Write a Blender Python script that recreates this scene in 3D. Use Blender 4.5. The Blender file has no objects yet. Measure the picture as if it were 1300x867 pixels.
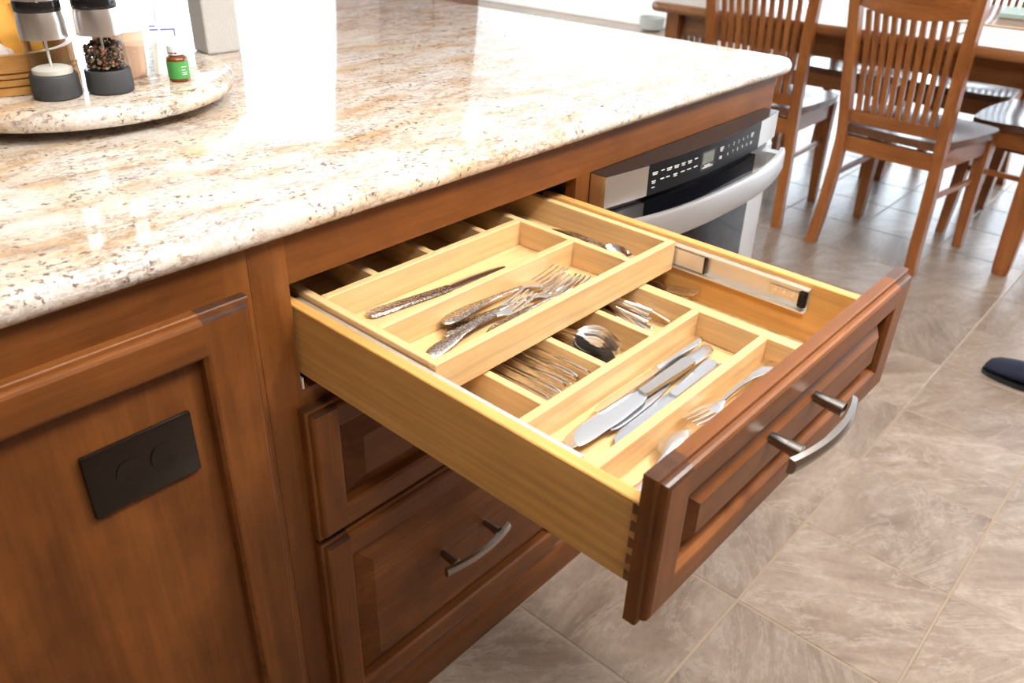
import bpy, bmesh, math, random
from mathutils import Vector, Matrix, noise
random.seed(7)
C = bpy.context.scene.collection
SC = bpy.context.scene

# ------------------------------------------------------------------ camera
CAM_P = Vector((-.4483, -.72, 1.2216)); YAW, PITCH, ROLL, FPX = -.8515, -.5239, .0271, 1048.15
fwd = Vector((-math.sin(YAW)*math.cos(PITCH), math.cos(YAW)*math.cos(PITCH), math.sin(PITCH)))
rt0 = Vector((math.cos(YAW), math.sin(YAW), 0)); up0 = rt0.cross(fwd)
rt = rt0*math.cos(ROLL) + up0*math.sin(ROLL); up = -rt0*math.sin(ROLL) + up0*math.cos(ROLL)
cam = bpy.data.cameras.new('camera'); cam_o = bpy.data.objects.new('camera', cam); C.objects.link(cam_o)
m = Matrix((rt, up, -fwd)).transposed().to_4x4(); m.translation = CAM_P; cam_o.matrix_world = m
cam.sensor_width = 36; cam.lens = FPX/1300*36; cam.clip_start = .02
cam.dof.use_dof = True; cam.dof.focus_distance = 1.0; cam.dof.aperture_fstop = 7.0
SC.camera = cam_o
# ------------------------------------------------------------------ world, lamps, exposure
w = bpy.data.worlds.new('sky'); SC.world = w; w.use_nodes = True
bg = w.node_tree.nodes['Background']; bg.inputs[0].default_value = (.78, .89, 1, 1); bg.inputs[1].default_value = 5.0
SC.view_settings.view_transform = 'Standard'; SC.view_settings.look = 'None'
SC.view_settings.gamma = 1; SC.view_settings.use_curve_mapping = False
SC.view_settings.exposure = 0.74
def lamp(name, loc, power, size, color=(1, .95, .90), aim=None, shape='DISK'):
    l = bpy.data.lights.new(name, 'AREA'); l.energy = power; l.color = color; l.shape = shape
    if isinstance(size, tuple): l.shape = 'RECTANGLE'; l.size, l.size_y = size
    else: l.size = size
    o = bpy.data.objects.new(name, l); C.objects.link(o); o.location = loc
    if aim: o.rotation_euler = (Vector(aim)-Vector(loc)).to_track_quat('-Z', 'Y').to_euler()
    return o
sp = bpy.data.lights.new('spot_lamp', 'SPOT'); sp.energy = 27; sp.color = (1, .95, .88); sp.spot_size = math.radians(104); sp.spot_blend = 1; sp.shadow_soft_size = .13
so = bpy.data.objects.new('spot_lamp', sp); C.objects.link(so); so.location = (-.36, -.84, 1.86)
so.rotation_euler = (Vector((.80, .22, 1.05))-so.location).to_track_quat('-Z', 'Y').to_euler()
lamp('key_lamp', (.70, -.84, 2.15), 17, .22)
lamp('bounce_flash', (-.25, -.80, 1.95), 26, .25, (1, .95, .88), aim=(-.05, -.62, 2.5))  # added, aimed upward to stand in for flash bounced off the ceiling
lamp('ceiling_fill_lamp', (.5, -1.2, 2.42), 9, .32)
lamp('ceiling_fill_lamp', (1.7, -1.3, 2.42), 18, .4)
lamp('ceiling_fill_lamp', (4.4, 4.2, 2.42), 60, .6)  # fill added to brighten the far wall, no known fixture
lamp('ceiling_fill_lamp', (4.4, -1.7, 2.42), 24, .5)  # unseen dining side fill, placed to keep its reflection off the worktop
for nm, loc, rot, sz in (('door_portal', (1.49, 3.0, 1.02), (math.pi/2, 0, 0), (2.12, 2.0)),
                         ('window_portal', (6.2, -.1, 1.1), (0, math.pi/2, 0), (2.0, 5.5))):
    o = lamp(nm, loc, 1, sz); o.rotation_euler = rot; o.data.cycles.is_portal = True

# ------------------------------------------------------------------ materials
def newmat(name):
    mt = bpy.data.materials.new(name); mt.use_nodes = True
    nt = mt.node_tree; return mt, nt, nt.nodes['Principled BSDF']
def plain(name, col, rough=.5, metal=0, coat=0, spec=.5, trans=0, ior=1.45, bump=None):
    mt, nt, b = newmat(name)
    b.inputs['Base Color'].default_value = (*col, 1); b.inputs['Roughness'].default_value = rough
    b.inputs['Metallic'].default_value = metal; b.inputs['Coat Weight'].default_value = coat
    b.inputs['Specular IOR Level'].default_value = spec
    b.inputs['Transmission Weight'].default_value = trans; b.inputs['IOR'].default_value = ior
    if bump:
        tc = nt.nodes.new('ShaderNodeTexCoord'); n = nt.nodes.new('ShaderNodeTexNoise'); n.inputs['Scale'].default_value = bump[0]
        n.inputs['Detail'].default_value = 4
        bp = nt.nodes.new('ShaderNodeBump'); bp.inputs['Strength'].default_value = bump[1]; bp.inputs['Distance'].default_value = .002
        nt.links.new(tc.outputs['Object'], n.inputs['Vector']); nt.links.new(n.outputs[0], bp.inputs['Height'])
        nt.links.new(bp.outputs[0], b.inputs['Normal'])
    return mt
def ramp(nt, stops):
    r = nt.nodes.new('ShaderNodeValToRGB'); e = r.color_ramp.elements
    e[0].position, e[0].color = stops[0][0], (*stops[0][1], 1)
    e[1].position, e[1].color = stops[-1][0], (*stops[-1][1], 1)
    for p, c in stops[1:-1]:
        x = e.new(p); x.color = (*c, 1)
    return r
def mixc(nt, fac, a, b, mode='MIX'):
    n = nt.nodes.new('ShaderNodeMix'); n.data_type = 'RGBA'; n.blend_type = mode
    if hasattr(fac, 'links'): nt.links.new(fac, n.inputs[0])
    else: n.inputs[0].default_value = fac
    for s, v in ((6, a), (7, b)):
        if hasattr(v, 'links'): nt.links.new(v, n.inputs[s])
        else: n.inputs[s].default_value = (*v, 1)
    return n.outputs[2]
def noisen(nt, vec, scale, detail=4, rough=.55, dist=0):
    n = nt.nodes.new('ShaderNodeTexNoise'); n.inputs['Scale'].default_value = scale; n.inputs['Detail'].default_value = detail
    n.inputs['Roughness'].default_value = rough; n.inputs['Distortion'].default_value = dist
    nt.links.new(vec, n.inputs['Vector']); return n.outputs[0]
def mapping(nt, vec, scale=(1, 1, 1), rot=(0, 0, 0)):
    mp = nt.nodes.new('ShaderNodeMapping'); mp.inputs['Scale'].default_value = scale; mp.inputs['Rotation'].default_value = rot
    nt.links.new(vec, mp.inputs['Vector']); return mp.outputs[0]
def wood(name, dark, mid, light, axis, rough=.35, coat=.3, s=1.0, figure=.5, bands=.0):
    mt, nt, b = newmat(name)
    tc = nt.nodes.new('ShaderNodeTexCoord'); oi = nt.nodes.new('ShaderNodeObjectInfo')
    ad = nt.nodes.new('ShaderNodeVectorMath'); ad.operation = 'ADD'
    ml = nt.nodes.new('ShaderNodeMath'); ml.operation = 'MULTIPLY'; ml.inputs[1].default_value = 3.7
    nt.links.new(oi.outputs['Random'], ml.inputs[0])
    nt.links.new(tc.outputs['Object'], ad.inputs[0]); nt.links.new(ml.outputs[0], ad.inputs[1])
    sc = [9*s, 9*s, 9*s]; sc['xyz'.index(axis)] = 1.1*s
    v = mapping(nt, ad.outputs[0], sc)
    n1 = noisen(nt, v, 1.6, 5, .6, .9)
    sc2 = [130*s, 130*s, 130*s]; sc2['xyz'.index(axis)] = 5*s
    n2 = noisen(nt, mapping(nt, ad.outputs[0], sc2), 1, 3, .6)
    n3 = noisen(nt, ad.outputs[0], 14*s, 3, .6)
    r = ramp(nt, [(.24, dark), (.5, mid), (.76, light)]); nt.links.new(n1, r.inputs[0])
    r2 = ramp(nt, [(.3, (.80,)*3), (.65, (1.06,)*3)]); nt.links.new(n2, r2.inputs[0])
    r3 = ramp(nt, [(.3, (1-.34*figure,)*3), (.7, (1+.14*figure,)*3)]); nt.links.new(n3, r3.inputs[0])
    c = mixc(nt, 1, mixc(nt, 1, r.outputs[0], r2.outputs[0], 'MULTIPLY'), r3.outputs[0], 'MULTIPLY')
    nt.links.new(c, b.inputs['Base Color'])
    b.inputs['Roughness'].default_value = rough; b.inputs['Coat Weight'].default_value = coat; b.inputs['Coat Roughness'].default_value = .18
    b.inputs['Specular IOR Level'].default_value = .28
    bp = nt.nodes.new('ShaderNodeBump'); bp.inputs['Strength'].default_value = .12; bp.inputs['Distance'].default_value = .0006
    nt.links.new(n2, bp.inputs['Height']); nt.links.new(bp.outputs[0], b.inputs['Normal'])
    return mt
CH = ((.100, .030, .0055), (.178, .057, .0105), (.250, .088, .018))
CHERRY = {a: wood('stained_maple_'+a, *CH, a, rough=.46, coat=.06, figure=.55) for a in 'xyz'}
CHD = {a: wood('dark_end_grain_'+a, (.14, .055, .018), (.20, .085, .03), (.26, .12, .045), a) for a in 'xyz'}
CHX = wood('stained_end_grain', (.035, .012, .005), (.06, .022, .009), (.09, .034, .013), 'y', rough=.4, coat=.2)
MP = ((.61, .39, .175), (.665, .44, .21), (.71, .485, .245))
MAPLE = {a: wood('pale_maple_'+a, *MP, a, rough=.4, coat=.15, figure=.15) for a in 'xyz'}
PLY = {a: wood('drawer_side_maple_'+a, (.52, .258, .068), (.62, .335, .100), (.68, .395, .135), a, rough=.4, coat=.15, figure=.2) for a in 'xyz'}
OAK = {a: wood('chair_cherry_'+a, (.20, .062, .016), (.31, .105, .027), (.40, .15, .042), a, rough=.3, coat=.35, figure=.3) for a in 'xyz'}
TBL = {a: wood('table_wood_'+a, (.19, .075, .025), (.30, .125, .042), (.38, .175, .065), a, rough=.3, coat=.3, figure=.3) for a in 'xyz'}
BAM = {a: wood('bamboo_'+a, (.42, .19, .05), (.60, .31, .09), (.72, .42, .15), a, rough=.4, coat=.2, figure=.6) for a in 'xyz'}
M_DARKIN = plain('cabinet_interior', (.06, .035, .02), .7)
M_STEEL = plain('polished_cutlery_steel', (.84, .82, .80), .17, 1)
M_SKYTINT = plain('sky_tinted_steel', (.90, .94, 1.0), .26, 1)  # steel colour paled and blued to paint in the sky's reflection
M_NICKEL = plain('satin_nickel', (.36, .34, .32), .26, 1)
M_ZINC = plain('zinc_slide', (.86, .85, .82), .42, .85)
M_BLACKP = plain('black_plastic', (.010, .009, .009), .16, spec=.4)
M_SEAM = plain('dark_metal', (.04, .04, .04), .4, .5)
M_STAIN = plain('brushed_stainless', (.74, .73, .71), .3, 1)
M_HANDLE = plain('satin_silver_handle', (.50, .50, .51), .42, .75)
M_GLOSSB = plain('black_glass', (.004, .004, .006), .06, 0, 0, .25)
M_PANELB = plain('black_control_panel', (.008, .008, .010), .3, 0, 0, .15)
M_LCD = plain('grey_display', (.14, .155, .125), .3)
M_WHITE = plain('white_print', (.8, .8, .8), .6)
M_OUTLET = plain('dark_bronze_plate', (.010, .006, .004), .2, 0, 0, .45)
M_SLOT = plain('slot_black', (.004, .004, .004), .6)
M_RUBBER = plain('charcoal_rubber', (.045, .046, .05), .55)
M_SALT = plain('white_salt', (.85, .82, .78), .8)
M_PEPPER = plain('peppercorn_mix', (.10, .07, .05), .6)
M_WALL = plain('pale_blue_paint', (.74, .81, .85), .7, bump=(40, .1))
M_KITCH = plain('brown_kitchen_wall', (.22, .13, .08), .7, bump=(40, .1))
M_CEIL = plain('white_ceiling', (.90, .90, .89), .8, bump=(60, .1))
M_TRIM = plain('white_trim', (.80, .81, .82), .45)
M_GROUT = plain('tan_grout', (.30, .232, .168), .8, bump=(120, .3))
M_NAVY = plain('navy_suede', (.008, .011, .028), .85, bump=(300, .5))
M_SOLE = plain('black_sole', (.01, .01, .012), .6)
M_PAPER = plain('white_paper', (.85, .85, .85), .6)
M_TAN = plain('tan_card', (.52, .36, .20), .6)
M_GREEN = plain('pale_green_card', (.50, .64, .58), .5)
M_LABEL = plain('green_label', (.07, .33, .08), .5)
M_AMBER = plain('amber_glass', (.16, .045, .008), .1, 0, .4)
M_CAP = plain('white_cap', (.82, .82, .82), .4)
M_PEACH = plain('peach_plastic', (.80, .52, .38), .35)
M_YELLOW = plain('yellow_wrapper', (.72, .36, .06), .35)
M_BLUE = plain('blue_print', (.12, .14, .5), .5)
M_GREYB = plain('grey_textured', (.50, .49, .47), .7, bump=(260, .6))
M_BAG = plain('white_bag', (.85, .76, .70), .35, bump=(50, .8))
# engraved silver handles
def ornate():
    mt, nt, b = newmat('engraved_silver'); tc = nt.nodes.new('ShaderNodeTexCoord')
    vo = nt.nodes.new('ShaderNodeTexVoronoi'); vo.inputs['Scale'].default_value = 420; nt.links.new(tc.outputs['Object'], vo.inputs['Vector'])
    r = ramp(nt, [(.1, (.85, .83, .80)), (.6, (.38, .33, .30))]); nt.links.new(vo.outputs[0], r.inputs[0])
    nt.links.new(r.outputs[0], b.inputs['Base Color']); b.inputs['Metallic'].default_value = 1; b.inputs['Roughness'].default_value = .2
    bp = nt.nodes.new('ShaderNodeBump'); bp.inputs['Strength'].default_value = .5; bp.inputs['Distance'].default_value = .0006
    nt.links.new(vo.outputs[0], bp.inputs['Height']); nt.links.new(bp.outputs[0], b.inputs['Normal']); return mt
M_ORN = ornate()
def granite():
    mt, nt, b = newmat('cream_granite'); tc = nt.nodes.new('ShaderNodeTexCoord'); O = tc.outputs['Object']
    v = mapping(nt, O, (5.0, 13, 13), (0, 0, -.30))
    warp = nt.nodes.new('ShaderNodeTexNoise'); warp.inputs['Scale'].default_value = 5; warp.inputs['Detail'].default_value = 3
    nt.links.new(O, warp.inputs['Vector'])
    vm = nt.nodes.new('ShaderNodeVectorMath'); vm.operation = 'MULTIPLY_ADD'; vm.inputs[1].default_value = (.6, .6, .6)
    nt.links.new(warp.outputs[1], vm.inputs[0]); nt.links.new(v, vm.inputs[2]); V = vm.outputs[0]
    base = ramp(nt, [(.40, (.74, .70, .65)), (.54, (.68, .585, .475)), (.68, (.55, .37, .21))]); nt.links.new(noisen(nt, V, 1.5, 6, .65), base.inputs[0])
    vein = ramp(nt, [(.465, (0, 0, 0)), (.5, (.85, .85, .85)), (.535, (0, 0, 0))]); nt.links.new(noisen(nt, V, 2.2, 8, .75), vein.inputs[0])
    vmask = ramp(nt, [(.40, (0, 0, 0)), (.56, (1, 1, 1))]); nt.links.new(noisen(nt, O, 8, 4, .6), vmask.inputs[0])
    vv = mixc(nt, 1, vein.outputs[0], vmask.outputs[0], 'MULTIPLY')
    c = mixc(nt, vv, base.outputs[0], (.27, .15, .085))
    pat = ramp(nt, [(.585, (0, 0, 0)), (.68, (.85, .85, .85))]); nt.links.new(noisen(nt, V, 3.2, 8, .75), pat.inputs[0])
    c = mixc(nt, pat.outputs[0], c, (.27, .215, .215))
    sp = ramp(nt, [(.545, (0, 0, 0)), (.625, (.92, .92, .92))]); nt.links.new(noisen(nt, O, 130, 3, .65), sp.inputs[0])
    spm = ramp(nt, [(.43, (0, 0, 0)), (.57, (1, 1, 1))]); nt.links.new(noisen(nt, O, 19, 5, .75), spm.inputs[0])
    c = mixc(nt, mixc(nt, 1, sp.outputs[0], spm.outputs[0], 'MULTIPLY'), c, (.12, .078, .06))
    gr = ramp(nt, [(.35, (.9, .9, .9)), (.65, (1.08, 1.08, 1.08))]); nt.links.new(noisen(nt, O, 230, 2), gr.inputs[0])
    c = mixc(nt, 1, c, gr.outputs[0], 'MULTIPLY')
    nt.links.new(c, b.inputs['Base Color']); b.inputs['Roughness'].default_value = .06
    b.inputs['Specular IOR Level'].default_value = .6; b.inputs['Coat Weight'].default_value = .1; b.inputs['Coat Roughness'].default_value = .03
    return mt
M_GRAN = granite()
def tilemat():
    mt, nt, b = newmat('slate_tile'); tc = nt.nodes.new('ShaderNodeTexCoord'); geo = nt.nodes.new('ShaderNodeNewGeometry')
    P = geo.outputs['Position']
    cell = nt.nodes.new('ShaderNodeVectorMath'); cell.operation = 'SNAP'; cell.inputs[1].default_value = (.3, .3, 5)
    off = nt.nodes.new('ShaderNodeVectorMath'); off.operation = 'ADD'; off.inputs[1].default_value = (-.104, .008, 1)
    nt.links.new(P, off.inputs[0]); nt.links.new(off.outputs[0], cell.inputs[0])
    wn = nt.nodes.new('ShaderNodeTexWhiteNoise'); nt.links.new(cell.outputs[0], wn.inputs['Vector'])
    rot = nt.nodes.new('ShaderNodeVectorRotate'); rot.rotation_type = 'Z_AXIS'
    am = nt.nodes.new('ShaderNodeMath'); am.operation = 'MULTIPLY_ADD'; am.inputs[1].default_value = 1.6; am.inputs[2].default_value = -.6; nt.links.new(wn.outputs[0], am.inputs[0])
    nt.links.new(P, rot.inputs['Vector']); nt.links.new(am.outputs[0], rot.inputs['Angle'])
    sh = nt.nodes.new('ShaderNodeVectorMath'); sh.operation = 'MULTIPLY_ADD'; sh.inputs[1].default_value = (9, 9, 9)
    nt.links.new(wn.outputs[1], sh.inputs[0]); nt.links.new(rot.outputs[0], sh.inputs[2]); V = sh.outputs[0]
    vs = mapping(nt, V, (2.2, 6.5, 1))
    n1 = noisen(nt, vs, 1.5, 7, .65, 1.4)
    r = ramp(nt, [(.28, (.165, .118, .086)), (.45, (.23, .172, .130)), (.58, (.275, .213, .167)), (.74, (.36, .292, .240))]); nt.links.new(n1, r.inputs[0])
    vein = ramp(nt, [(.475, (0, 0, 0)), (.5, (1, 1, 1)), (.525, (0, 0, 0))]); nt.links.new(noisen(nt, vs, 1.1, 8, .7, 1.0), vein.inputs[0])
    c = mixc(nt, mixc(nt, 1, vein.outputs[0], (.35, .35, .35), 'MULTIPLY'), r.outputs[0], (.44, .37, .315))
    fine = ramp(nt, [(.3, (.86, .86, .86)), (.7, (1.1, 1.1, 1.1))]); nt.links.new(noisen(nt, V, 60, 5, .7), fine.inputs[0])
    c = mixc(nt, 1, c, fine.outputs[0], 'MULTIPLY')
    tone = nt.nodes.new('ShaderNodeMapRange'); tone.inputs[3].default_value = .88; tone.inputs[4].default_value = 1.1; nt.links.new(wn.outputs[0], tone.inputs[0])
    c = mixc(nt, 1, c, tone.outputs[0], 'MULTIPLY')
    nt.links.new(c, b.inputs['Base Color']); b.inputs['Roughness'].default_value = .3; b.inputs['Specular IOR Level'].default_value = .5
    bp = nt.nodes.new('ShaderNodeBump'); bp.inputs['Strength'].default_value = .25; bp.inputs['Distance'].default_value = .0015
    nt.links.new(n1, bp.inputs['Height']); nt.links.new(bp.outputs[0], b.inputs['Normal'])
    return mt
M_TILE = tilemat()
def pane():
    mt, nt, b = newmat('window_glass'); t = nt.nodes.new('ShaderNodeBsdfTransparent'); g = nt.nodes.new('ShaderNodeBsdfGlossy')
    g.inputs['Roughness'].default_value = .02; mx = nt.nodes.new('ShaderNodeMixShader'); mx.inputs[0].default_value = .06
    nt.links.new(t.outputs[0], mx.inputs[1]); nt.links.new(g.outputs[0], mx.inputs[2])
    nt.links.new(mx.outputs[0], nt.nodes['Material Output'].inputs[0]); return mt
M_PANE = pane()
def thin_glass():
    mt, nt, b = newmat('clear_glass'); t = nt.nodes.new('ShaderNodeBsdfTransparent'); g = nt.nodes.new('ShaderNodeBsdfGlossy')
    t.inputs[0].default_value = (.93, .93, .92, 1); g.inputs['Roughness'].default_value = .03
    lw = nt.nodes.new('ShaderNodeLayerWeight'); lw.inputs[0].default_value = .25
    mr = nt.nodes.new('ShaderNodeMapRange'); mr.inputs[3].default_value = .03; mr.inputs[4].default_value = .75
    nt.links.new(lw.outputs['Facing'], mr.inputs[0])
    pw = nt.nodes.new('ShaderNodeMath'); pw.operation = 'POWER'; pw.inputs[1].default_value = 2.2; nt.links.new(mr.outputs[0], pw.inputs[0])
    mx = nt.nodes.new('ShaderNodeMixShader'); nt.links.new(pw.outputs[0], mx.inputs[0])
    nt.links.new(t.outputs[0], mx.inputs[1]); nt.links.new(g.outputs[0], mx.inputs[2])
    nt.links.new(mx.outputs[0], nt.nodes['Material Output'].inputs[0]); return mt
M_GLASS = thin_glass()

# ------------------------------------------------------------------ geometry helpers
def obj(name, bm, mat, parent=None, smooth=False, kind=None, label=None):
    me = bpy.data.meshes.new(name); bmesh.ops.recalc_face_normals(bm, faces=bm.faces[:]); bm.to_mesh(me); bm.free()
    me.materials.append(mat)
    if smooth:
        me.shade_smooth()
        if smooth != 'full': me.set_sharp_from_angle(angle=math.radians(40))
    o = bpy.data.objects.new(name, me); C.objects.link(o)
    if parent: o.parent = parent
    if kind: o['kind'] = kind
    if label: o['label'] = label
    return o
def tag(o, label, cat, group=None):
    o['label'] = label; o['category'] = cat
    if group: o['group'] = group
    return o
def thing(name, label, cat, loc=(0, 0, 0), rot=(0, 0, 0), group=None):
    o = bpy.data.objects.new(name, None); C.objects.link(o); o.location = loc; o.rotation_euler = rot; o.empty_display_size = .05
    return tag(o, label, cat, group)
def dup(root, loc, rot, label=None, scale=None, group=None):
    r = root.copy(); C.objects.link(r); r.location = loc; r.rotation_euler = rot
    if label: r['label'] = label
    if group: r['group'] = group
    if scale: r.scale = scale
    for ch in list(root.children):
        c = ch.copy(); C.objects.link(c); c.parent = r
        for g in ch.children:
            d = g.copy(); C.objects.link(d); d.parent = c
    return r
def box(bm, x0, x1, y0, y1, z0, z1, bev=0, seg=1):
    r = bmesh.ops.create_cube(bm, size=1)['verts']
    for v in r: v.co = Vector((x0+(v.co.x+.5)*(x1-x0), y0+(v.co.y+.5)*(y1-y0), z0+(v.co.z+.5)*(z1-z0)))
    if bev:
        es = list({e for v in r for e in v.link_edges})
        bmesh.ops.bevel(bm, geom=es, offset=bev, segments=seg, affect='EDGES', profile=.5)
    return bm
def bx(*a, **k): return box(bmesh.new(), *a, **k)
def loft(bm, rings, close_ends=True, cyc=True):
    vs = [[bm.verts.new(p) for p in r] for r in rings]; n = len(vs[0])
    for a, b in zip(vs, vs[1:]):
        for i in range(n if cyc else n-1): bm.faces.new((a[i], a[(i+1) % n], b[(i+1) % n], b[i]))
    if close_ends:
        bm.faces.new(vs[0][::-1]); bm.faces.new(vs[-1])
    return bm
def lathe(bm, prof, cx=0, cy=0, n=32):
    rings = [[(cx+r*math.cos(2*math.pi*i/n), cy+r*math.sin(2*math.pi*i/n), z) for i in range(n)] for r, z in prof]
    return loft(bm, rings)
def tube(bm, pts, r, n=8):
    rings = []; P = [Vector(p) for p in pts]
    for i, p in enumerate(P):
        d = (P[min(i+1, len(P)-1)]-P[max(i-1, 0)]).normalized()
        a = d.cross(Vector((0, 0, 1)) if abs(d.z) < .9 else Vector((1, 0, 0))).normalized(); b = d.cross(a)
        rr = r[i] if isinstance(r, (list, tuple)) else r
        rings.append([p+rr*(math.cos(t)*a+math.sin(t)*b) for t in (2*math.pi*k/n for k in range(n))])
    return loft(bm, rings)
def shift(bm, dx=0, dy=0, dz=0):
    bmesh.ops.translate(bm, verts=bm.verts[:], vec=(dx, dy, dz)); return bm
def sbar(bm, p0, p1, w, t, axis_w, bev=0):     # straight bar of rectangular section between two points
    p0, p1 = Vector(p0), Vector(p1); d = (p1-p0).normalized(); a = Vector(axis_w).normalized(); b = d.cross(a).normalized()
    a = b.cross(d)
    return loft(bm, [[p+s*a*w/2+q*b*t/2 for s, q in ((-1, -1), (1, -1), (1, 1), (-1, 1))] for p in (p0, p1)])

# ------------------------------------------------------------------ the room
def struct(name, bm, mat, parent=None, smooth=False, kind='structure'): return obj(name, bm, mat, parent, smooth, kind)
floor = obj('floor', bx(-3, 6.3, -3.2, 6.1, -.12, -.0012), M_GROUT); floor['kind'] = 'structure'
P_ = .3; X0, Y0 = .104, -.008; G = .0016
def proj(p):
    d = Vector(p)-CAM_P; z = d.dot(fwd); return (650+FPX*d.dot(rt)/z, 433.5-FPX*d.dot(up)/z, z) if z > .05 else None
tbm = bx(-P_/2+G, P_/2-G, -P_/2+G, P_/2-G, -.012, 0, bev=.002)
tile_mesh = None; cand = []; rest = bmesh.new()
for i in range(-11, 21):
    for j in range(-11, 21):
        cx, cy = X0+(i+.5)*P_, Y0+(j+.5)*P_
        if not (-3 < cx < 6.2 and -3.1 < cy < 6): continue
        if -.75 < cx < 1.1 and .05 < cy < 1.2: continue
        vis = False
        for sx in (-.15, 0, .15):
            for sy in (-.15, 0, .15):
                q = proj((cx+sx, cy+sy, 0))
                if q and -10 < q[0] < 1310 and -10 < q[1] < 877: vis = True
        q = proj((cx, cy, 0))
        if vis and q and cy < 3.2 and not (cx < 1.15 and cy > 0) and (cy < .6 or cx > 2.2+(cy-.6)*.62): cand.append((q[2], cx, cy))
        else: box(rest, cx-P_/2+G, cx+P_/2-G, cy-P_/2+G, cy+P_/2-G, -.012, 0)
cand.sort()
for k, (_, cx, cy) in enumerate(cand):
    if k < 290:
        if tile_mesh is None:
            t = obj('tile', tbm, M_TILE, floor); tile_mesh = t.data
        else:
            t = bpy.data.objects.new('tile', tile_mesh); C.objects.link(t); t.parent = floor
        t.location = (cx, cy, random.uniform(-.0004, .0004))
    else: box(rest, cx-P_/2+G, cx+P_/2-G, cy-P_/2+G, cy+P_/2-G, -.012, 0)
obj('tile_field', rest, M_TILE, floor, kind='stuff')
struct('ceiling', bx(-3, 6.3, -3.2, 6.1, 2.5, 2.6), M_CEIL)
struct('wall_front', bx(-3, 6.3, -3.3, -3.2, 0, 2.5), M_KITCH)
struct('wall_left', bx(-3.1, -3, -3.2, 3.1, 0, 2.5), M_KITCH)
b = bmesh.new()       # back wall with the opening of the patio door (x .42..2.42)
box(b, -3, .42, 3.0, 3.12, 0, 2.5); box(b, .42, 2.56, 3.0, 3.12, 2.03, 2.5); box(b, 2.56, 3.25, 3.0, 3.12, 0, 2.5)
struct('wall_back', b, M_WALL)
struct('wall_passage', bx(3.13, 3.25, 3.12, 6.1, 0, 2.5), M_WALL)
struct('wall_far', bx(3.25, 6.3, 6.0, 6.1, 0, 2.5), M_WALL)
b = bmesh.new()       # right wall with a wide window (y -.9..2.7)
box(b, 6.2, 6.3, -3.2, -2.9, 0, 2.5); box(b, 6.2, 6.3, 2.7, 6.0, 0, 2.5); box(b, 6.2, 6.3, -2.9, 2.7, 0, .12); box(b, 6.2, 6.3, -2.9, 2.7, 2.1, 2.5)
struct('wall_right', b, M_WALL)
struct('baseboard_right', bx(6.185, 6.2, 2.7, 6.0, 0, .1), M_TRIM)
def framed(name, boxes, panes, ):
    b = bmesh.new()
    for a in boxes: box(b, *a)
    o = struct(name, b, M_TRIM)
    for p in panes: struct('pane', bx(*p), M_PANE, o)
framed('door_1', [(.42, .50, 3.0, 3.1, 0, 2.03), (2.51, 2.56, 3.0, 3.1, 0, 2.03), (.5, 2.51, 3.0, 3.1, 1.95, 2.03), (.5, 2.51, 3.0, 3.1, 0, .09), (1.38, 1.44, 3.0, 3.1, .09, 1.95)],
       [(.5, 1.38, 3.05, 3.056, .09, 1.95), (1.44, 2.51, 3.05, 3.056, .09, 1.95)])
framed('window_1', [(6.2, 6.28, -2.9, -2.82, .12, 2.1), (6.2, 6.28, -.86, -.82, .2, 2.02), (6.2, 6.28, 2.62, 2.7, .12, 2.1), (6.2, 6.28, -2.82, 2.62, 2.02, 2.1), (6.2, 6.28, -2.82, 2.62, .12, .2), (6.2, 6.28, .3, .38, .2, 2.02), (6.2, 6.28, 1.46, 1.54, .2, 2.02)],
       [(6.24, 6.246, -2.82, -.86, .2, 2.02), (6.24, 6.246, -.82, .3, .2, 2.02), (6.24, 6.246, .38, 1.46, .2, 2.02), (6.24, 6.246, 1.54, 2.62, .2, 2.02)])

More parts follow.
